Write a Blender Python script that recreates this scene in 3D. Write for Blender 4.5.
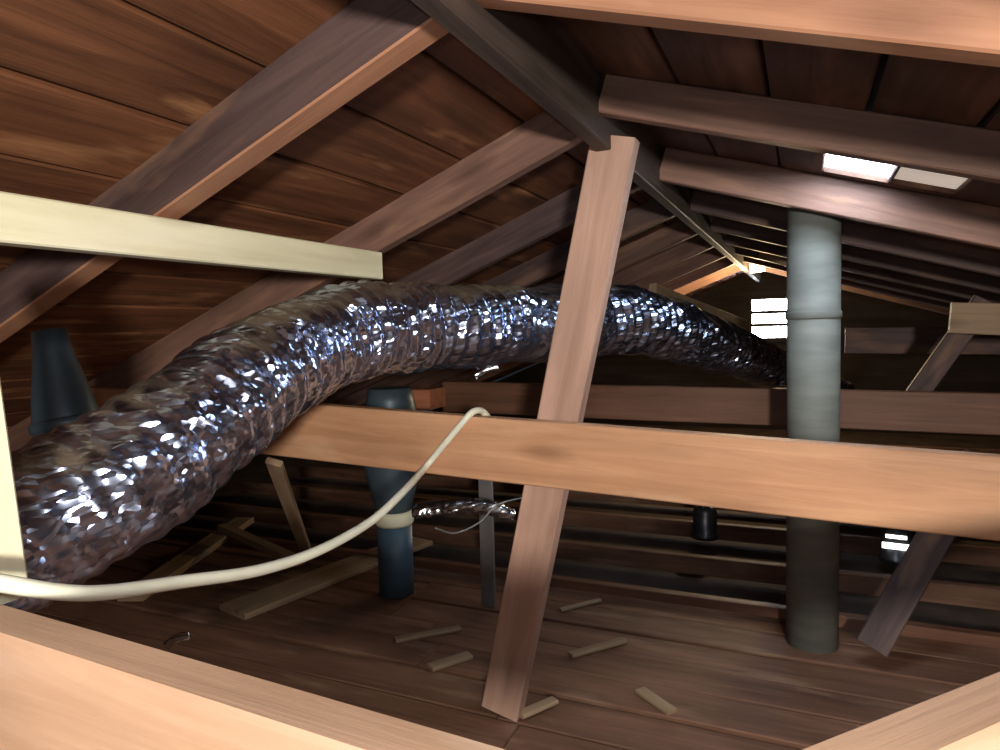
import bpy, bmesh, math, random
import numpy as np
from mathutils import Vector, Matrix, noise
random.seed(7)
for o in list(bpy.data.objects): bpy.data.objects.remove(o)
SC = bpy.context.scene
COL = SC.collection

# ------------------------------------------------------------------ camera
# world: +Y runs along the roof ridge, +X right, Z up, camera at the origin
F = 680.0
YAW, PITCH, ROLL = math.radians(24.27), math.radians(-3.784), math.radians(-1.5)
def cam_axes(a, p, r):
    ri = Vector((math.cos(a), math.sin(a), 0)); f0 = Vector((-math.sin(a), math.cos(a), 0)); u0 = Vector((0, 0, 1))
    fw = f0*math.cos(p) + u0*math.sin(p); up = u0*math.cos(p) - f0*math.sin(p)
    return ri*math.cos(r) + up*math.sin(r), up*math.cos(r) - ri*math.sin(r), fw
RI, UP, FW = cam_axes(YAW, PITCH, ROLL)
cam = bpy.data.cameras.new('camera'); co = bpy.data.objects.new('camera', cam); COL.objects.link(co)
cam.sensor_width = 36; cam.lens = F*36/1000; cam.clip_start = 0.01
co.matrix_world = Matrix((( RI.x, UP.x, -FW.x, 0), (RI.y, UP.y, -FW.y, 0), (RI.z, UP.z, -FW.z, 0), (0, 0, 0, 1)))
SC.camera = co
# ------------------------------------------------------------------ light
w = bpy.data.worlds.new('world'); SC.world = w; w.use_nodes = True
w.node_tree.nodes['Background'].inputs[0].default_value = (.6, .7, .9, 1)
w.node_tree.nodes['Background'].inputs[1].default_value = 0.02
SC.view_settings.view_transform = 'Standard'; SC.view_settings.look = 'None'
SC.view_settings.gamma = 1; SC.view_settings.use_curve_mapping = False
SC.view_settings.exposure = 0.0
def lamp(name, typ, loc, power, color, size=.05, rot=None):
    l = bpy.data.lights.new(name, typ); l.energy = power; l.color = color
    if typ == 'AREA': l.size = size
    else: l.shadow_soft_size = size
    o = bpy.data.objects.new(name, l); COL.objects.link(o); o.location = loc
    if rot: o.rotation_euler = rot
    return o
lamp('added_main_light', 'POINT', (.45, -.72, .08), 185, (1.0, .95, .88), .06)  # added unseen main light, set back so near boards don't outshine far ones
lamp('phone_flash', 'POINT', (-.03, -.03, .05), 9, (.86, .93, 1.0), .02)

# ------------------------------------------------------------------ pixel helpers (direction only; distance comes from planes)
def ray(x, y): return RI*((x-500)/F) + UP*(-(y-375)/F) + FW
def atY(x, y, Y): r = ray(x, y); return r*(Y/r.y)
def atZ(x, y, Z): r = ray(x, y); return r*(Z/r.z)
def atX(x, y, X): r = ray(x, y); return r*(X/r.x)
def atD(x, y, D): return ray(x, y)*D

# ------------------------------------------------------------------ materials
def nodes(name):
    m = bpy.data.materials.new(name); m.use_nodes = True
    nt = m.node_tree; b = nt.nodes['Principled BSDF']
    return m, nt, b
def N(nt, typ, **k):
    n = nt.nodes.new(typ)
    for a, v in k.items(): setattr(n, a, v)
    return n
def wood(name, dark, light, rough=.65, bump=.25, patch=None, patch_amt=.0, var=.25, spec=.3):
    m, nt, b = nodes(name); L = nt.links.new
    tc = N(nt, 'ShaderNodeTexCoord'); oi = N(nt, 'ShaderNodeObjectInfo')
    off = N(nt, 'ShaderNodeVectorMath', operation='SCALE'); off.inputs[0].default_value = (37, 61, 19); L(oi.outputs['Random'], off.inputs['Scale'])
    ad = N(nt, 'ShaderNodeVectorMath', operation='ADD'); L(tc.outputs['Object'], ad.inputs[0]); L(off.outputs[0], ad.inputs[1])
    mp = N(nt, 'ShaderNodeMapping'); mp.inputs['Scale'].default_value = (1.6, 26, 26); L(ad.outputs[0], mp.inputs[0])
    n1 = N(nt, 'ShaderNodeTexNoise'); n1.inputs['Scale'].default_value = 1; n1.inputs['Detail'].default_value = 8; n1.inputs['Roughness'].default_value = .65; n1.inputs['Distortion'].default_value = .7
    L(mp.outputs[0], n1.inputs[0])
    mp2 = N(nt, 'ShaderNodeMapping'); mp2.inputs['Scale'].default_value = (2.2, 7, 7); L(ad.outputs[0], mp2.inputs[0])
    n2 = N(nt, 'ShaderNodeTexNoise'); n2.inputs['Scale'].default_value = 1; n2.inputs['Detail'].default_value = 5; L(mp2.outputs[0], n2.inputs[0])
    r1 = N(nt, 'ShaderNodeMapRange'); r1.inputs[1].default_value = .3; r1.inputs[2].default_value = .7; L(n1.outputs[0], r1.inputs[0])
    mx = N(nt, 'ShaderNodeMix', data_type='RGBA'); mx.inputs[6].default_value = (*dark, 1); mx.inputs[7].default_value = (*light, 1); L(r1.outputs[0], mx.inputs[0])
    # broad tone change along the piece
    r2 = N(nt, 'ShaderNodeMapRange'); r2.inputs[1].default_value = .3; r2.inputs[2].default_value = .7; r2.inputs[3].default_value = 1-var; r2.inputs[4].default_value = 1+var; L(n2.outputs[0], r2.inputs[0])
    ml = N(nt, 'ShaderNodeVectorMath', operation='SCALE'); L(mx.outputs[2], ml.inputs[0]); L(r2.outputs[0], ml.inputs['Scale'])
    # knots
    mk = N(nt, 'ShaderNodeMapping'); mk.inputs['Scale'].default_value = (2.4, 7.5, 7.5); L(ad.outputs[0], mk.inputs[0])
    vo = N(nt, 'ShaderNodeTexVoronoi'); vo.inputs['Scale'].default_value = 1; L(mk.outputs[0], vo.inputs[0])
    kr = N(nt, 'ShaderNodeMapRange'); kr.inputs[1].default_value = .05; kr.inputs[2].default_value = .2; kr.inputs[3].default_value = .55; kr.inputs[4].default_value = 0; L(vo.outputs['Distance'], kr.inputs[0])
    kx = N(nt, 'ShaderNodeMix', data_type='RGBA'); L(kr.outputs[0], kx.inputs[0]); L(ml.outputs[0], kx.inputs[6]); kx.inputs[7].default_value = (dark[0]*.45, dark[1]*.4, dark[2]*.4, 1)
    last = kx.outputs[2]
    if patch:
        mp3 = N(nt, 'ShaderNodeMapping'); mp3.inputs['Scale'].default_value = (3.2, 13, 13); mp3.inputs['Location'].default_value = (5, 3, 1); L(ad.outputs[0], mp3.inputs[0])
        n3 = N(nt, 'ShaderNodeTexNoise'); n3.inputs['Scale'].default_value = 1; n3.inputs['Detail'].default_value = 4; L(mp3.outputs[0], n3.inputs[0])
        r3 = N(nt, 'ShaderNodeMapRange'); r3.inputs[1].default_value = .57; r3.inputs[2].default_value = .72; r3.inputs[4].default_value = patch_amt; L(n3.outputs[0], r3.inputs[0])
        px = N(nt, 'ShaderNodeMix', data_type='RGBA'); L(r3.outputs[0], px.inputs[0]); L(last, px.inputs[6]); px.inputs[7].default_value = (*patch, 1); last = px.outputs[2]
    L(last, b.inputs['Base Color'])
    b.inputs['Roughness'].default_value = rough; b.inputs['Specular IOR Level'].default_value = spec
    bp = N(nt, 'ShaderNodeBump'); bp.inputs['Strength'].default_value = bump; bp.inputs['Distance'].default_value = .01; L(n1.outputs[0], bp.inputs['Height']); L(bp.outputs[0], b.inputs['Normal'])
    return m
def plain(name, col, rough=.5, metal=0, noise_amt=.25, scale=8, bump=.1, spec=.4, stretch=(1, 1, 1)):
    m, nt, b = nodes(name); L = nt.links.new
    tc = N(nt, 'ShaderNodeTexCoord'); mp = N(nt, 'ShaderNodeMapping'); mp.inputs['Scale'].default_value = stretch; L(tc.outputs['Object'], mp.inputs[0])
    n1 = N(nt, 'ShaderNodeTexNoise'); n1.inputs['Scale'].default_value = scale; n1.inputs['Detail'].default_value = 6; L(mp.outputs[0], n1.inputs[0])
    r = N(nt, 'ShaderNodeMapRange'); r.inputs[1].default_value = .3; r.inputs[2].default_value = .7; r.inputs[3].default_value = 1-noise_amt; r.inputs[4].default_value = 1+noise_amt; L(n1.outputs[0], r.inputs[0])
    s = N(nt, 'ShaderNodeVectorMath', operation='SCALE'); s.inputs[0].default_value = col; L(r.outputs[0], s.inputs['Scale']); L(s.outputs[0], b.inputs['Base Color'])
    b.inputs['Roughness'].default_value = rough; b.inputs['Metallic'].default_value = metal; b.inputs['Specular IOR Level'].default_value = spec
    bp = N(nt, 'ShaderNodeBump'); bp.inputs['Strength'].default_value = bump; bp.inputs['Distance'].default_value = .01; L(n1.outputs[0], bp.inputs['Height']); L(bp.outputs[0], b.inputs['Normal'])
    return m
def glow(name, col, strength):
    m, nt, b = nodes(name)
    tc = N(nt, 'ShaderNodeTexCoord'); n1 = N(nt, 'ShaderNodeTexNoise'); n1.inputs['Scale'].default_value = 6; nt.links.new(tc.outputs['Object'], n1.inputs[0])
    r = N(nt, 'ShaderNodeMapRange'); r.inputs[3].default_value = strength*.7; r.inputs[4].default_value = strength*1.3; nt.links.new(n1.outputs[0], r.inputs[0])
    b.inputs['Base Color'].default_value = (.8, .8, .8, 1); b.inputs['Emission Color'].default_value = (*col, 1); nt.links.new(r.outputs[0], b.inputs['Emission Strength'])
    return m
def foil(name, tint=(.50, .58, .80), k1=.70, k2=.42, rough=.25, dust=True):
    """crinkled metallised film: small flat facets, each tilted its own way, drawn out into slivers"""
    m, nt, b = nodes(name); L = nt.links.new
    tc = N(nt, 'ShaderNodeTexCoord'); geo = N(nt, 'ShaderNodeNewGeometry')
    d = (RI*.97 + UP*.22).normalized(); rot = Vector((1, 0, 0)).rotation_difference(d).inverted().to_euler()
    def cells(scale):
        mr = N(nt, 'ShaderNodeVectorRotate', rotation_type='EULER_XYZ'); mr.inputs['Rotation'].default_value = rot; L(tc.outputs['Object'], mr.inputs['Vector'])
        mp = N(nt, 'ShaderNodeMapping'); mp.inputs['Scale'].default_value = scale; L(mr.outputs[0], mp.inputs[0])
        v = N(nt, 'ShaderNodeTexVoronoi'); v.inputs['Scale'].default_value = 1; L(mp.outputs[0], v.inputs[0])
        s = N(nt, 'ShaderNodeVectorMath', operation='SUBTRACT'); L(v.outputs['Color'], s.inputs[0]); s.inputs[1].default_value = (.5, .5, .5)
        return s
    a = cells((9, 120, 120)); c = cells((4, 26, 26))
    s1 = N(nt, 'ShaderNodeVectorMath', operation='SCALE'); L(a.outputs[0], s1.inputs[0]); s1.inputs['Scale'].default_value = k1
    s2 = N(nt, 'ShaderNodeVectorMath', operation='SCALE'); L(c.outputs[0], s2.inputs[0]); s2.inputs['Scale'].default_value = k2
    A = N(nt, 'ShaderNodeVectorMath', operation='ADD'); L(s1.outputs[0], A.inputs[0]); L(s2.outputs[0], A.inputs[1])
    B = N(nt, 'ShaderNodeVectorMath', operation='ADD'); L(geo.outputs['Normal'], B.inputs[0]); L(A.outputs[0], B.inputs[1])
    C = N(nt, 'ShaderNodeVectorMath', operation='NORMALIZE'); L(B.outputs[0], C.inputs[0]); L(C.outputs[0], b.inputs['Normal'])
    b.inputs['Base Color'].default_value = (*tint, 1); b.inputs['Metallic'].default_value = 1; b.inputs['Roughness'].default_value = rough
    if dust:   # tan dust that has settled on the upper side
        n = N(nt, 'ShaderNodeTexNoise'); n.inputs['Scale'].default_value = 7; n.inputs['Detail'].default_value = 6; L(tc.outputs['Object'], n.inputs[0])
        sx = N(nt, 'ShaderNodeSeparateXYZ'); L(geo.outputs['Normal'], sx.inputs[0])
        mu = N(nt, 'ShaderNodeMath', operation='MULTIPLY_ADD'); L(sx.outputs['Z'], mu.inputs[0]); mu.inputs[1].default_value = .55; L(n.outputs[0], mu.inputs[2])
        r = N(nt, 'ShaderNodeMapRange'); r.inputs[1].default_value = .86; r.inputs[2].default_value = 1.12; r.inputs[4].default_value = .75; L(mu.outputs[0], r.inputs[0])
        df = N(nt, 'ShaderNodeBsdfDiffuse'); df.inputs['Color'].default_value = (.17, .13, .085, 1)
        ms = N(nt, 'ShaderNodeMixShader'); L(r.outputs[0], ms.inputs[0]); L(b.outputs[0], ms.inputs[1]); L(df.outputs[0], ms.inputs[2])
        L(ms.outputs[0], nt.nodes['Material Output'].inputs['Surface'])
    return m
M = dict(
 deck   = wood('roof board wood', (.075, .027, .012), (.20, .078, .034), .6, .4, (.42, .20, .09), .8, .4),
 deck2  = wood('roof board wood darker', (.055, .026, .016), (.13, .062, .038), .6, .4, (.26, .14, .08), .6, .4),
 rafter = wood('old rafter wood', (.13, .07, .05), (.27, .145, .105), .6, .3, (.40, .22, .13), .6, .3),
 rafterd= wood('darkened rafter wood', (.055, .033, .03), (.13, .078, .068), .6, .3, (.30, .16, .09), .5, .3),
 ridge  = wood('grey ridge wood', (.04, .027, .021), (.10, .072, .058), .6, .4, None, 0, .35),
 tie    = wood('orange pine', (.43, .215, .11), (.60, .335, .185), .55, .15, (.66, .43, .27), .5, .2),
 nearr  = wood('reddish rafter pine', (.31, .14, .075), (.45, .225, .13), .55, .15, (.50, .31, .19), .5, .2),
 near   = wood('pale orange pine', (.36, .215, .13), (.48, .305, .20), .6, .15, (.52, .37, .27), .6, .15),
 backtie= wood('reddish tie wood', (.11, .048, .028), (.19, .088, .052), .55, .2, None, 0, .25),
 post   = wood('pinkish post wood', (.36, .21, .15), (.54, .34, .255), .6, .25, (.58, .39, .28), .4, .2),
 pale   = wood('fresh cream lumber', (.66, .60, .38), (.82, .77, .54), .55, .12, (.86, .81, .62), .5, .08),
 floor  = wood('old floor plank', (.10, .047, .027), (.22, .11, .067), .65, .35, (.32, .2, .13), .6, .35),
 scrap  = wood('beige scrap wood', (.24, .16, .09), (.40, .28, .18), .6, .25, None, 0, .25),
 block  = wood('orange red block', (.38, .13, .06), (.55, .22, .11), .55, .2, None, 0, .15),
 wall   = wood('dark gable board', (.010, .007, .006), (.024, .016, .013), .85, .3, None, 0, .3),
 felt   = plain('roof felt', (.02, .018, .016), .95, 0, .3, 12),
 plaster= plain('dusty ceiling board', (.075, .05, .038), .9, 0, .45, 5, .5),
 pipe   = plain('grey vent pipe', (.17, .178, .155), .65, .0, .22, 6, .12, .3, (1, 1, 5)),
 blue   = plain('blue grey sheet metal', (.07, .105, .13), .42, .3, .3, 7, .1, .5),
 bluep  = plain('dark blue pipe', (.055, .10, .14), .45, .0, .3, 9, .1, .4),
 cream  = plain('cream plastic', (.66, .64, .46), .5, 0, .12, 10, .05),
 cable  = plain('cream cable sheath', (.74, .73, .58), .45, 0, .06, 14, .03),
 strap  = plain('dull grey strap', (.17, .16, .155), .5, .3, .25, 10, .1),
 wire   = plain('thin grey wire', (.3, .28, .26), .4, .5, .1, 10, .05),
 canm   = plain('dark lamp can', (.10, .10, .11), .35, .7, .2, 12, .05),
 foil   = foil('crinkled foil'),
 foil2  = foil('scrap foil', (.6, .62, .66), .7, .35, .22, False),
 day    = glow('daylight through louvres', (.93, .97, 1.0), 32),
 dayr   = glow('daylight through roof pane', (.70, .83, 1.0), 30),
 dayr2  = glow('daylight through dusty pane', (1.0, .84, .70), .42),
 warm   = glow('warm lamp glass', (1.0, .72, .42), .6),
 canlit = glow('white light slot', (1, 1, .98), 3.5),
)

# ------------------------------------------------------------------ builders
def link(name, me, mat, parent=None, mw=None):
    o = bpy.data.objects.new(name, me); COL.objects.link(o)
    if mat and not me.materials: me.materials.append(mat)
    if parent:
        o.parent = parent
        o.matrix_parent_inverse = parent.matrix_world.inverted() if False else Matrix()
    if mw is not None:
        o.matrix_basis = (PW(parent).inverted() @ mw) if parent else mw
    return o
def PW(o):
    m = o.matrix_basis.copy()
    while o.parent: o = o.parent; m = o.matrix_basis @ m
    return m
def tag(o, label=None, cat=None, group=None, kind=None):
    if label: o['label'] = label
    if cat: o['category'] = cat
    if group: o['group'] = group
    if kind: o['kind'] = kind
    return o
def frame(d, up, origin):
    x = Vector(d).normalized(); z = Vector(up); z = (z - x*z.dot(x)).normalized(); y = z.cross(x)
    return Matrix(((x.x, y.x, z.x, origin[0]), (x.y, y.y, z.y, origin[1]), (x.z, y.z, z.z, origin[2]), (0, 0, 0, 1)))
def beam_mesh(name, L, T, H, segs=1, wob=0.0, bev=.003, seed=0):
    """sawn timber: length on local X, thickness on Y, depth on Z, softened arrises, slightly uneven"""
    bm = bmesh.new(); b = min(bev, T*.3, H*.3)
    prof = [(-T/2+b, -H/2), (T/2-b, -H/2), (T/2, -H/2+b), (T/2, H/2-b), (T/2-b, H/2), (-T/2+b, H/2), (-T/2, H/2-b), (-T/2, -H/2+b)]
    rings = []
    for i in range(segs+1):
        x = -L/2 + L*i/segs
        dy = wob*noise.noise((x*1.3, seed, .3)); dz = wob*noise.noise((x*1.7, .9, seed))
        rings.append([bm.verts.new((x, py+dy, pz+dz)) for py, pz in prof])
    for r0, r1 in zip(rings, rings[1:]):
        for k in range(8): bm.faces.new((r0[k], r0[(k+1) % 8], r1[(k+1) % 8], r1[k]))
    bm.faces.new(rings[0][::-1]); bm.faces.new(rings[-1])
    bmesh.ops.recalc_face_normals(bm, faces=bm.faces)
    me = bpy.data.meshes.new(name); bm.to_mesh(me); bm.free(); return me
def beam(name, A, B, H, T, mat, up=(0, 0, 1), parent=None, wob=.003, segs=6, bev=.003):
    A = Vector(A); B = Vector(B)
    me = beam_mesh(name, (B-A).length, T, H, segs, wob, bev, random.random()*50)
    return link(name, me, M[mat], parent, frame(B-A, up, (A+B)/2))
def lathe_mesh(name, prof, n=28):
    bm = bmesh.new(); rings = []
    for r, z in prof: rings.append([bm.verts.new((r*math.cos(2*math.pi*k/n), r*math.sin(2*math.pi*k/n), z)) for k in range(n)])
    for a, b in zip(rings, rings[1:]):
        for k in range(n): bm.faces.new((a[k], a[(k+1) % n], b[(k+1) % n], b[k]))
    bm.faces.new(rings[0][::-1]); bm.faces.new(rings[-1])
    bmesh.ops.recalc_face_normals(bm, faces=bm.faces)
    for f in bm.faces: f.smooth = len(f.verts) == 4
    me = bpy.data.meshes.new(name); bm.to_mesh(me); bm.free(); return me
def catmull(P, n):
    P = [Vector(p) for p in P]; P = [P[0]*2-P[1]] + P + [P[-1]*2-P[-2]]; out = []
    for i in range(1, len(P)-2):
        for k in range(n):
            t = k/n; a, b, c, d = P[i-1:i+3]
            out.append(.5*((2*b) + (c-a)*t + (2*a-5*b+4*c-d)*t*t + (3*b-a-3*c+d)*t**3))
    out.append(P[-2]); return out
def tube_mesh(name, pts, rad, n=12, squash=1.0, ref=Vector((0, 0, 1))):
    bm = bmesh.new(); rings = []
    for i, p in enumerate(pts):
        t = (pts[min(i+1, len(pts)-1)] - pts[max(i-1, 0)]).normalized()
        u = t.cross(ref).normalized(); v = u.cross(t)
        ring = []
        for k in range(n):
            a = 2*math.pi*k/n; r = rad(i, a) if callable(rad) else rad
            ring.append(bm.verts.new(p + u*(math.cos(a)*r*squash) + v*(math.sin(a)*r)))
        rings.append(ring)
    for a, b in zip(rings, rings[1:]):
        for k in range(n): bm.faces.new((a[k], a[(k+1) % n], b[(k+1) % n], b[k]))
    bm.faces.new(rings[0][::-1]); bm.faces.new(rings[-1])
    bmesh.ops.recalc_face_normals(bm, faces=bm.faces)
    for f in bm.faces: f.smooth = True
    me = bpy.data.meshes.new(name); bm.to_mesh(me); bm.free(); return me
def thing(name, loc, label, cat, group=None, mw=None):
    o = bpy.data.objects.new(name, None); COL.objects.link(o); o.empty_display_size = .05
    o.matrix_basis = mw if mw is not None else Matrix.Translation(loc)
    return tag(o, label, cat, group)

# ------------------------------------------------------------------ roof geometry
XR, ZR = -.417, .49                      # rafter centre line at the ridge
TL, TR = math.tan(math.radians(21.2)), math.tan(math.radians(17.3))
ZF = -1.0                                # attic floor
Y0, Y1 = -1.5, 7.2
RH, RT = .096, .04                       # rafter depth, thickness
DK = .050                                # deck underside above the rafter centre line (vertical)
def rz(X): return ZR - (XR-X)*TL if X < XR else ZR - (X-XR)*TR
NL = Vector((-TL, 0, 1)).normalized(); NR = Vector((TR, 0, 1)).normalized()
XL = XR - (ZR+.05-ZF)/TL; XRt = XR + (ZR+.05-ZF)/TR

# ------------------------------------------------------------------ floor, end walls, roof slabs
def slab(name, P, th, n, mat):
    P = [Vector(p) for p in P]; q = [p + n*th for p in P]
    me = bpy.data.meshes.new(name); me.from_pydata(P+q, [], [(0, 1, 2, 3), (7, 6, 5, 4), (0, 4, 5, 1), (1, 5, 6, 2), (2, 6, 7, 3), (3, 7, 4, 0)])
    bm = bmesh.new(); bm.from_mesh(me); bmesh.ops.recalc_face_normals(bm, faces=bm.faces); bm.to_mesh(me); bm.free()
    return tag(link(name, me, M[mat]), kind='structure')
flo = slab('floor', [(XL-.2, Y0-.1, ZF-.05), (XRt+.2, Y0-.1, ZF-.05), (XRt+.2, Y1+.1, ZF-.05), (XL-.2, Y1+.1, ZF-.05)], .06, Vector((0, 0, -1)), 'plaster')
tag(flo, 'dusty dark ceiling boards forming the attic floor')
BT = .02                                 # roof board thickness
def deck_pt(X, Y, lift): return Vector((X, Y, rz(X)+DK)) + (NL if X < XR else NR)*lift
roofL = slab('ceiling_left', [deck_pt(XR-1e-6, Y0-.1, BT+.004), deck_pt(XR-1e-6, Y1+.1, BT+.004), deck_pt(XL-.15, Y1+.1, BT+.004), deck_pt(XL-.15, Y0-.1, BT+.004)], .03, NL, 'felt')
roofR = slab('ceiling_right', [deck_pt(XR+1e-6, Y0-.1, BT+.004), deck_pt(XRt+.15, Y0-.1, BT+.004), deck_pt(XRt+.15, Y1+.1, BT+.004), deck_pt(XR+1e-6, Y1+.1, BT+.004)], .03, NR, 'felt')
tag(roofL, 'sloping roof of red-brown boards left of the ridge'); tag(roofR, 'sloping dark board roof right of the ridge')
for nm, yy, nn in (('wall_back', Y1, 1), ('wall_front', Y0, -1)):
    me = bpy.data.meshes.new(nm)
    tri = [(XL, ZF-.05), (XRt, ZF-.05), (XR, ZR+DK+.03)]
    V = [(x, yy, z) for x, z in tri] + [(x, yy+.04*nn, z) for x, z in tri]
    me.from_pydata(V, [], [(0, 1, 2), (5, 4, 3), (0, 3, 4, 1), (1, 4, 5, 2), (2, 5, 3, 0)])
    bm = bmesh.new(); bm.from_mesh(me); bmesh.ops.recalc_face_normals(bm, faces=bm.faces); bm.to_mesh(me); bm.free()
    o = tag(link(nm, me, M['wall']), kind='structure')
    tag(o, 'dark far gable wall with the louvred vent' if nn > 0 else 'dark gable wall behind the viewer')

# roof boards, each its own piece, lying along the ridge; joints fall on rafters
FR = [-.9, -.3, .3, .9, 1.5, 2.1, 2.7, 3.3, 3.9, 4.5, 5.1, 5.7, 6.3, 6.9]
BW = .178
VX0, VX1, VY0, VY1 = -.066, .443, 1.525, 2.075     # opening in the right slope with the glazed roof vent
def boards(side, parent, mat):
    n = NL if side < 0 else NR; t = TL if side < 0 else TR
    course = 0; s = .01; smax = (4.0 if side < 0 else 4.6)
    while s < smax:
        sc = s + BW/2; ux = side*math.cos(math.atan(t))*sc; Xc = XR + ux
        cuts = [Y0] + sorted(random.sample(FR[3:12], 2)) + [Y1]
        if side > 0 and course in (2, 3, 4): cuts = [Y0, 1.5, 2.1, Y1]
        for a, b in zip(cuts, cuts[1:]):
            gap = .004
            lift = BT/2 + random.uniform(-.003, .002)
            c = deck_pt(Xc, (a+b)/2, lift)
            if side > 0 and course in (2, 3, 4) and a == 1.5: continue
            me = beam_mesh('board', b-a-gap, BW-.007-random.uniform(0, .004), BT, 5, .0025, .003, random.random()*90)
            link('board', me, M[mat], parent, frame((0, 1, 0), n, c))
        s += BW; course += 1
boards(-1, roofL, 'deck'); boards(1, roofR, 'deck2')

# ------------------------------------------------------------------ ridge board, rafters, ties
tag(beam('ridge_board', (XR, Y0+.01, .468), (XR, Y1-.01, .468), .145, .036, 'ridge', wob=0, segs=10),
    'long grey-brown ridge board under the roof peak', 'ridge board')
def rafter(Y, side, mat, label, X_end=None, RH=RH, RT=RT, lift=0):
    s = side; t = TL if s < 0 else TR
    xe = X_end if X_end is not None else (XL+.35 if s < 0 else XRt-.45)
    xa = XR + s*.024
    A = Vector((xa, Y, rz(xa)+lift)); B = Vector((xe, Y, rz(xe)+lift))
    return tag(beam('rafter', A, B, RH, RT, mat, up=(NL if s < 0 else NR), wob=.002, segs=10), label, 'rafter', 'left slope rafters' if s < 0 else 'right slope rafters')
lname = {.3: 'left slope rafter just overhead, crossing the top left of view', .9: 'thick dark left rafter with orange underside above the cream batten',
         1.5: 'pinkish brown left rafter that meets the leaning post at the ridge', 2.1: 'dim left rafter just behind the top of the leaning post',
         2.7: 'dark left rafter second beyond the leaning post', 3.3: 'dark left rafter third beyond the leaning post',
         3.9: 'thin greyish left rafter above the two yellow-lit ones', 4.5: 'upper of the two yellow-lit left rafters far back',
         5.1: 'lower of the two yellow-lit left rafters far back'}
rname = {.3: 'right slope rafter overhead nearest the viewer', .9: 'bright orange right rafter along the top edge of the photo',
         1.5: 'pinkish brown right rafter just in front of the bright roof pane', 2.1: 'right rafter with a rosy glow below the bright roof pane',
         2.7: 'dark right rafter first beyond the grey vent pipe', 3.3: 'dark right rafter second beyond the grey vent pipe',
         3.9: 'dark right rafter third beyond the grey vent pipe', 4.5: 'dark right rafter fourth beyond the grey vent pipe',
         5.1: 'dark right rafter level with the far warm lamp'}
for Y in FR:
    if Y > 6: continue
    k = round(Y, 1)
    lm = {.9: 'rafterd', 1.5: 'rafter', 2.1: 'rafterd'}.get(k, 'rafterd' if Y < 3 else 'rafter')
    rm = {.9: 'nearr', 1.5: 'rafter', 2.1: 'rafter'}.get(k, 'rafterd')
    far = {-.9: 'behind the viewer, farther one', -.3: 'behind the viewer, nearer one', 5.7: 'last before the far gable wall'}
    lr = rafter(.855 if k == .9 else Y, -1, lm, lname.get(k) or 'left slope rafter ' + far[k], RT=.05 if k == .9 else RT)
    if k == .9:                          # the underside of this one gets the lighter orange material
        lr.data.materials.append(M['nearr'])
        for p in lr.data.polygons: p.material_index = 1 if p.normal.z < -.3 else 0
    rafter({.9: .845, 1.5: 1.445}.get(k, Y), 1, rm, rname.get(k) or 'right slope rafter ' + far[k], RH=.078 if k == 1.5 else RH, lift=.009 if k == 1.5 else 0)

# near horizontal tie (front face lit orange), seen across the middle of the photo
a = atY(240, 424, 1.455); b = atY(1000, 497, 1.455); d = (b-a)/(b.x-a.x)
A = a + d*(-2.35-a.x); B = a + d*(2.2-a.x)
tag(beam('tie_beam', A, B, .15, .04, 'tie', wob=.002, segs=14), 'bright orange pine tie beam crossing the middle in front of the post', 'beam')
# back tie
a = atY(445, 396.5, 2.655); b = atY(1000, 414, 2.655); d = (b-a)/(b.x-a.x)
A = a; B = a + d*(2.3-a.x)
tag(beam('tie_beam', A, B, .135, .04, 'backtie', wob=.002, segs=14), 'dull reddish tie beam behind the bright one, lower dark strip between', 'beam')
bl = atY(429, 398, 2.56)
tag(beam('wood_block', bl+Vector((-.045, 0, 0)), bl+Vector((.045, 0, 0)), .085, .14, 'block', segs=2, wob=.003, bev=.006), 'small orange-red wood block at the left end of the dull tie beam', 'block')
# far tie, deep in the dark
tag(beam('tie_beam', (.18, 3.86, -.10), (2.6, 3.86, -.14), .13, .04, 'rafterd', wob=.002), 'faint dark tie beam farthest back in the gloom', 'beam')

# ------------------------------------------------------------------ nearest timbers
zt = -.225
p0 = atZ(0, 602, zt); p1 = atZ(505, 745, zt); d = (p1-p0)/(p1.x-p0.x)
A = p0 + d*(-2.4-p0.x); B = p0 + d*(.02-p0.x)
nA = Vector((A.x, A.y-.02, zt-.0725)); nB = Vector((B.x, B.y-.02, zt-.0725))
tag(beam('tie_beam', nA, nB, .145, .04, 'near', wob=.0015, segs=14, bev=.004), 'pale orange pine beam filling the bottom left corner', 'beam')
q0 = atZ(785, 750, zt); q1 = atZ(1000, 667, zt); d = (q1-q0).normalized()
n = Vector((d.y, -d.x, 0))
A = q0 - d*.055 + n*.02 ; B = q0 + d*2.0 + n*.02
tag(beam('diagonal_brace', (A.x, A.y, zt-.0725), (B.x, B.y, zt-.0725), .145, .04, 'near', wob=.0015, segs=14, bev=.004), 'pale pine brace cutting diagonally across the bottom right corner', 'brace')

# cream lumber
xb = -1.0
a = atX(0, 208, xb); b = atX(376, 262, xb)
tag(beam('batten', (xb, .34, a.z-.015), (xb, b.y, b.z-.011), .068, .038, 'pale', wob=.001, segs=8), 'clean cream batten nailed under the rafters at upper left', 'batten')
# cream stud
e0 = atY(-4, 330, .44); e1 = atY(33, 594, .44)
d = (e1-e0).normalized(); A = e1 - d*.38 - Vector((0, .02, 0)); B = e1 - Vector((0, .02, 0))
off = d.cross(Vector((0, 1, 0))).normalized(); off = off if off.x < 0 else -off
tag(beam('stud', A+off*.0445, B+off*.0445, .089, .038, 'pale', up=off, wob=.001, segs=6), 'clean cream stud standing upright at the left edge', 'stud')

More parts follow.
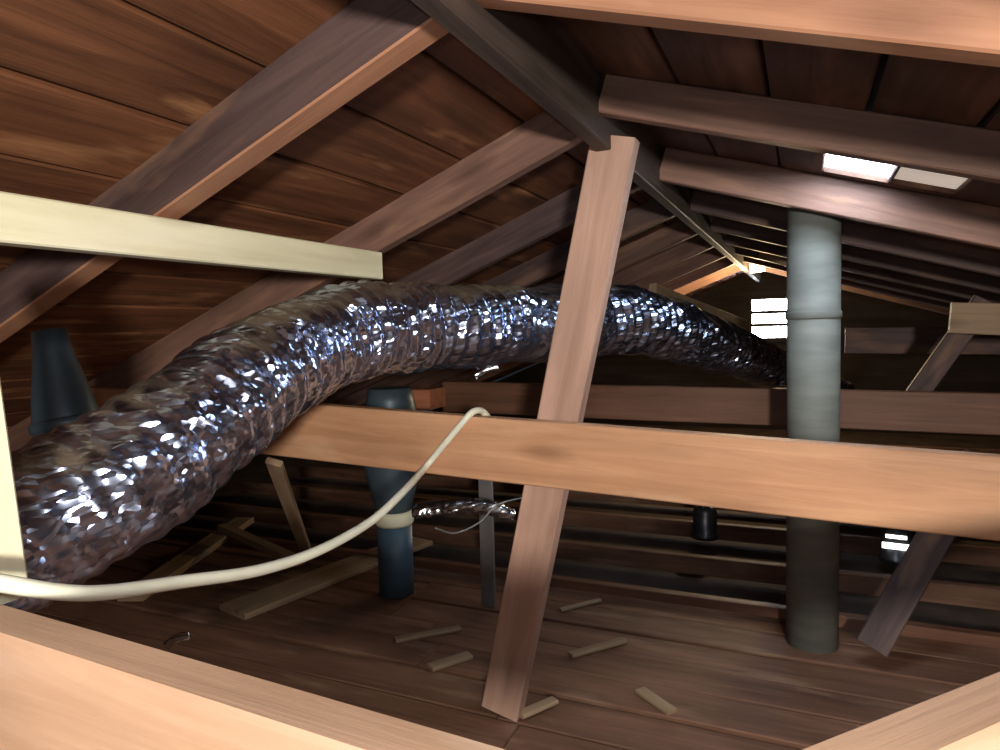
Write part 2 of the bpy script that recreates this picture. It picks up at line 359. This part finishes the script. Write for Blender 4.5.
# leaning post behind the bright tie
YP = 1.545
t0 = atY(616, 138, YP); t1 = atY(504, 700, YP); d = (t1-t0).normalized(); t1 = t0 + d*((t0.z-ZF-.02)/-d.z)
tag(beam('post', t0, t1, .102, .05, 'post', up=(1, 0, 0), wob=.002, segs=10), 'pinkish brown wooden post leaning below the ridge', 'post')

# ------------------------------------------------------------------ grey vent pipe
YPI = 2.24
pc = atY(812, 640, YPI); pr = .0735
vp = thing('vent_pipe', (pc.x, YPI, ZF), 'tall round grey vent pipe rising from floor to roof', 'pipe')
ztop = rz(pc.x)+DK-ZF
def rings_profile(r, z0, z1):
    out = [(r, z0)]; z = z0+.05
    return out + [(r, z1)]
link('pipe_body', lathe_mesh('pipe_body', rings_profile(pr, 0.0, ztop), 40), M['pipe'], vp, PW(vp))
for zc in (.43, 1.02):
    link('pipe_seam', lathe_mesh('pipe_seam', [(pr+.001, zc-.012), (pr+.004, zc-.008), (pr+.004, zc+.008), (pr+.001, zc+.012)], 40), M['pipe'], vp, PW(vp))
tilt = math.atan2((atY(815, 652, YPI)-atY(805, 205, YPI)).x, 1.3)
# ------------------------------------------------------------------ foil duct
DP = [(-60, 590, .92), (30, 528, .96), (110, 483, 1.02), (190, 427, 1.12), (265, 372, 1.28), (330, 338, 1.46), (400, 328, 1.62), (470, 326, 1.78), (560, 322, 2.02), (640, 322, 2.38), (700, 340, 2.8), (745, 357, 3.3), (790, 376, 3.9), (840, 395, 5.0)]
dpts = catmull([atD(*p) for p in DP], 60)
acc = [0]
for p, q in zip(dpts, dpts[1:]): acc.append(acc[-1] + (q-p).length)
def duct_r(i, a):
    s = acc[i]; p = dpts[i]
    far = min(1, max(0, (i/60-7.4)/.9))                 # the far stretch is bunched up in deeper pleats
    rib = (.0022+.0022*min(1, max(0, i/60-4.2))+.0048*far)*math.cos(2*math.pi*s/(.040+.012*far) + a)
    e = Vector((math.cos(a), math.sin(a), s*6))
    cr = .011*noise.noise(e*1.6) + .0015*noise.noise(Vector((math.cos(a)*5, math.sin(a)*5, s*30))) 
    return .105 + rib + cr
dm = tube_mesh('foil_duct', dpts, duct_r, 72)
tag(link('flexible_duct', dm, M['foil']), 'large crinkled silver foil flexible duct snaking through the attic', 'duct')

# tapered blue-grey boot behind the duct at far left
bb = atD(68, 425, 1.35); bt = atD(46, 318, 1.35)
ax = (bt-bb); 
bo = thing('duct_boot', bb, 'dull blue-grey tapered metal boot behind the foil duct at left', 'duct boot', mw=frame(ax.cross(Vector((0, 1, 0))), ax, bb))
link('cone', lathe_mesh('cone', [(.062, -.12), (.060, 0), (.054, .05), (.044, .10), (.034, .15), (.030, .19)], 24), M['blue'], bo, PW(bo))
link('collar', lathe_mesh('collar', [(.060, -.008), (.065, -.004), (.065, .010), (.059, .014)], 24), M['blue'], bo, PW(bo))

# branch duct dropping from the foil duct behind the bright tie
bp = atZ(397, 592, ZF+.02); bY = bp.y
def yz(y): return atY(397, y, bY).z
br = thing('branch_pipe', (bp.x, bY, ZF+.02), 'dark blue pipe with cream collar under a grey boot behind the bright beam', 'pipe')
h = lambda y: yz(y) - (ZF+.02)
link('lower_pipe', lathe_mesh('lower_pipe', [(.066, 0), (.066, h(524))], 28), M['bluep'], br, PW(br))
c = link('collar', lathe_mesh('collar', [(.068, h(524)), (.074, h(521)), (.074, h(513)), (.066, h(510))], 28), M['cream'], br, PW(br)); c['label'] = 'cream plastic collar'
link('boot', lathe_mesh('boot', [(.066, h(510)), (.085, h(490)), (.115, h(455)), (.105, h(420)), (.088, h(400)), (.08, h(388))], 28), M['blue'], br, PW(br))

# ------------------------------------------------------------------ cream cable
CP = [(-70, 572, .60), (0, 583, .62), (60, 592, .66), (110, 592, .72), (180, 582, .82), (260, 570, .95), (320, 550, 1.1), (370, 522, 1.28), (400, 495, 1.42)]
cp = [atD(*p) for p in CP]
cp += [atY(424, 469, 1.405), atY(448, 440, 1.42), atY(464, 421, 1.424), atY(474, 414, 1.44) + Vector((0, 0, .006)), atY(484, 416, 1.475)+Vector((0, 0, .008)), atY(492, 430, 1.495), atY(494, 470, 1.50)]
tag(link('cable', tube_mesh('cable', catmull(cp, 12), .0082, 10, 1.0), M['cable']), 'cream electrical cable sagging across and looping over the bright beam', 'cable')

# ------------------------------------------------------------------ floor: planks near, joists beyond
def floor_px(y, x=560): return atZ(x, y, ZF).y
yl = .35
k = 0
while yl < 2.28:
    wd = random.uniform(.13, .165)
    cuts = [-3.2, random.uniform(-1.4, -.6), random.uniform(.3, 1.2), 3.2]
    for a, b in zip(cuts, cuts[1:]):
        me = beam_mesh('plank', b-a-.005, wd-.008, .02, 6, .004, .003, random.random()*90)
        link('plank', me, M['floor'], flo, frame((1, random.uniform(-.004, .004), 0), (0, 0, 1), ((a+b)/2, yl+wd/2, ZF+.0 + random.uniform(-.004, .004))))
    yl += wd
yl0 = yl
jn = ['with the pale thin edge, just beyond the plank floor', 'second beyond the plank floor', 'third beyond the plank floor', 'fourth beyond the plank floor', 'fifth beyond the plank floor', 'sixth beyond the plank floor', 'last, by the far gable']
for i, Y in enumerate((2.42, 2.85, 3.35, 3.9, 4.5, 5.1, 5.9)):
    tag(beam('ceiling_joist', (-3.4, Y, ZF+.008), (3.4, Y, ZF+.008), .075, .04, 'backtie' if i == 0 else 'floor', wob=.003, segs=10), 'dark floor joist ' + jn[i], 'joist', 'floor joists')

# ------------------------------------------------------------------ loose wood and scraps
def lying(name, x0, y0, x1, y1, w, t, mat, label, cat, lift=.012):
    A = atZ(x0, y0, ZF+lift+t/2); B = atZ(x1, y1, ZF+lift+t/2)
    return tag(beam(name, A, B, t, w, mat, wob=.002, segs=4), label, cat)
lying('loose_board', 232, 612, 420, 540, .16, .022, 'scrap', 'wide tan board lying on the floor below the sagging cable', 'board', .012)
lying('loose_board', 130, 598, 245, 520, .10, .03, 'scrap', 'narrow tan board on the floor under the foil duct', 'board', .012)
sA = atZ(308, 556, ZF+.04); sB = atD(274, 462, 2.02)
tag(beam('stick', sB, sA, .05, .02, 'scrap', up=(1, 0, 0), segs=3), 'beige stick leaning upright beneath the left end of the bright beam', 'stick')
sA = atZ(300, 562, ZF+.06); sB = atZ(222, 527, ZF+.10)
tag(beam('stick', sB, sA, .03, .05, 'scrap', segs=3), 'short beige offcut lying near the foot of the leaning stick', 'offcut')
gA = atZ(489, 606, ZF+.02); gB = Vector((gA.x+.0, gA.y, atY(493, 452, gA.y).z))
tag(beam('strap', gA, gB, .055, .012, 'strap', up=(1, 0, 0), segs=4), 'flat grey metal strap standing just left of the leaning post', 'strap')
scr = [(570, 655, 625, 640, .03, 'bent pale offcut on the planks right of the post foot'), (640, 690, 672, 712, .035, 'pale yellowish chip of wood near the bottom centre'),
       (395, 640, 460, 628, .03, 'grey splinter on the planks left of the post foot'), (430, 668, 470, 655, .04, 'pale chip on the planks below the grey strap'),
       (520, 715, 555, 700, .03, 'pale splinter beside the foot of the leaning post'), (560, 610, 600, 600, .02, 'thin splinter by the joist right of the post')]
for x0, y0, x1, y1, w, lb in scr:
    lying('wood_scrap', x0, y0, x1, y1, w, .012, 'scrap', lb, 'wood scrap', .012)
tag(link('wire_loop', tube_mesh('wire_loop', catmull([atD(*p) for p in [(435, 528, 2.05), (455, 533, 2.1), (480, 522, 2.15), (497, 505, 2.2), (525, 497, 2.25)]], 10), .003, 8), M['wire']), 'thin grey wire curling behind the metal strap', 'wire')
# little foil covered flex piece behind the tie
fp = catmull([atD(*p) for p in [(415, 512, 2.25), (440, 508, 2.22), (465, 506, 2.2), (490, 508, 2.22), (512, 516, 2.25)]], 14)
tag(link('foil_scrap', tube_mesh('foil_scrap', fp, lambda i, a: .024+.007*noise.noise((i*.35, math.cos(a)*2, math.sin(a)*2)), 20), M['foil2']), 'small piece of crumpled foil behind the bright beam left of the post', 'foil scrap')
for x, y, dd, lb in ((487, 371, 1.86, 'loose foil flap hanging under the duct left of the post'), (178, 640, 1.25, 'tiny shiny foil scrap at lower left above the near beam')):
    c0 = atD(x-12, y+6, dd); c1 = atD(x+12, y-4, dd)
    tag(link('foil_flap', tube_mesh('foil_flap', catmull([c0, (c0+c1)/2+Vector((0, 0, .006)), c1], 8), lambda i, a: .008+.003*noise.noise((i*.6, math.cos(a)*2, math.sin(a))), 12, .4), M['foil2']), lb, 'foil scrap')

# recessed lamp cans poking up through the floor
def can(x, y, r, lit, label):
    p = atZ(x, y+12, ZF+.02)
    c = thing('lamp_can', (p.x, p.y, ZF+.005), label, 'lamp can')
    link('housing', lathe_mesh('housing', [(r*1.15, 0), (r*1.15, .02), (r, .025), (r, .12), (r*.9, .14), (r*.4, .15)], 24), M['canm'], c, PW(c))
    if lit:
        dirc = Vector((-p.x, -p.y, 0)).normalized(); s = Vector((-dirc.y, dirc.x, 0))
        for zz, ww, th in ((.115, .075, .014), (.076, .10, .024)):
            q = Vector((p.x, p.y, ZF+.005+zz)) + dirc*(r+.001)
            link('light_slot', beam_mesh('light_slot', ww, .012, th, 1, 0, .004), M['canlit'], c, frame(s, (0, 0, 1), q))['label'] = 'slot leaking white light'
    else:
        link('clip', lathe_mesh('clip', [(r*.5, .148), (r*.5, .165), (r*.2, .17)], 12), M['foil2'], c, PW(c))
can(896, 545, .055, True, 'lamp can leaking bright white light on the floor at right')
can(705, 522, .055, False, 'dark lamp can with a dull glint on the floor beyond the post')

# ------------------------------------------------------------------ braces in the gloom
b0 = atY(955, 500, 2.3); b1 = atZ(872, 648, ZF+.07)
tag(beam('brace', b0 + (b0-b1)*.3, b1, .085, .035, 'rafterd', up=(1, 0, 0)), 'dim dark brace slanting to the floor at lower right', 'brace')
b0 = atY(985, 300, 3.0); b1 = atY(895, 425, 3.0)
tag(beam('brace', b0, b1, .075, .035, 'rafterd', up=(1, 0, 0)), 'dark brace slanting down behind the dull tie at right', 'brace')
b0 = atY(950, 318, 2.9); b1 = atY(1090, 322, 2.9)
tag(beam('stub_board', b0, b1, .11, .035, 'scrap'), 'short greyish board end at the right edge in the gloom', 'board')
b0 = atD(653, 289, 2.95); b1 = atD(744, 325, 3.8)
tag(beam('brace', b0, b1, .05, .035, 'scrap'), 'short brown stick lying along the top of the far foil duct', 'stick')

# ------------------------------------------------------------------ glazed roof vent in the right slope
Xc = (VX0+VX1)/2
cR = math.cos(math.atan(TR))
def on_deck(X, Y, lift=0.0): return deck_pt(X, Y, lift)
rv = thing('roof_vent', on_deck(Xc, 1.8, .008), 'bright two-pane daylight vent set in the right roof slope', 'roof vent')
def deck_panel(name, x0, x1, y0, y1, th, lift, mat, label=None):
    c = on_deck((x0+x1)/2, (y0+y1)/2, lift)
    o = link(name, beam_mesh(name, y1-y0, (x1-x0)/cR, th, 1, 0, .003), M[mat], rv, frame((0, 1, 0), NR, c))
    if label: o['label'] = label
    return o
deck_panel('pane', .040, .188, 1.64, 2.03, .006, .016, 'dayr', 'brilliant white pane')
deck_panel('pane', .198, .335, 1.64, 2.03, .006, .016, 'dayr2', 'dimmer dusty cream pane')
deck_panel('frame_bar', .188, .198, 1.60, 2.04, .02, .010, 'rafterd')
deck_panel('frame_bar', .335, .443, VY0, VY1, .02, .010, 'deck2'); deck_panel('frame_bar', -.066, .040, VY0, VY1, .02, .010, 'deck2')
deck_panel('frame_bar', .040, .335, VY0, 1.64, .02, .010, 'deck2'); deck_panel('frame_bar', .040, .335, 2.03, VY1, .02, .010, 'deck2')

# ------------------------------------------------------------------ louvred gable vent
YV = Y1-.012
g0 = atY(752, 300, YV); g1 = atY(804, 337, YV)
gx0, gx1, gz0, gz1 = g0.x, g1.x, g1.z, g0.z
gv = thing('gable_vent', ((gx0+gx1)/2, YV, gz0), 'louvred gable vent glowing white with daylight beside the pipe', 'gable vent')
def vbox(name, x0, x1, z0, z1, y0, y1, mat, rx=0):
    c = Vector(((x0+x1)/2, (y0+y1)/2, (z0+z1)/2))
    mw = Matrix.Translation(c) @ Matrix.Rotation(rx, 4, 'X')
    return link(name, beam_mesh(name, x1-x0, y1-y0, z1-z0, 1, 0, .002), M[mat], gv, mw)
vbox('daylight_panel', gx0, gx1, gz0, gz1, YV-.004, YV+.006, 'day')
for x in (gx0-.02, gx1+.02): vbox('jamb', x-.02, x+.02, gz0-.04, gz1+.04, YV-.07, YV+.006, 'wall')
for z in (gz0-.02, gz1+.02): vbox('rail', gx0, gx1, z-.02, z+.02, YV-.07, YV+.006, 'wall')
hh = gz1-gz0
for i in range(1, 3):
    z = gz0 + hh*i/3
    vbox('louvre', gx0, gx1, z-.016, z+.016, YV-.055, YV-.008, 'wall', math.radians(0))

# ------------------------------------------------------------------ warm lamp under the far ridge
LY = 5.42
lc = atY(757, 267, LY)
wl = thing('utility_lamp', lc, 'small warm glowing box lamp under the far end of the ridge', 'lamp')
link('lamp_glass', beam_mesh('lamp_glass', .10, .08, .075, 1, 0, .012), M['warm'], wl, frame((1, .15, .1), (0, 0, 1), lc))
link('lamp_housing', beam_mesh('lamp_housing', .11, .09, .025, 1, 0, .006), M['strap'], wl, frame((1, .15, .1), (0, 0, 1), lc + Vector((0, 0, .05))))
link('hanger', beam_mesh('hanger', .05, .02, .02, 1, 0, .003), M['strap'], wl, frame((0, 0, 1), (1, 0, 0), lc + Vector((.02, 0, .075))))
lamp('utility_lamp_bulb', 'POINT', lc + Vector((-.03, -.06, -.15)), 50, (1.0, .72, .38), .03)
b0 = atY(760, 253, 4.35); b1 = atY(800, 263, 4.35)
tag(beam('stub_board', b0, b1, .07, .03, 'scrap'), 'short tan board beside the far warm lamp', 'board')
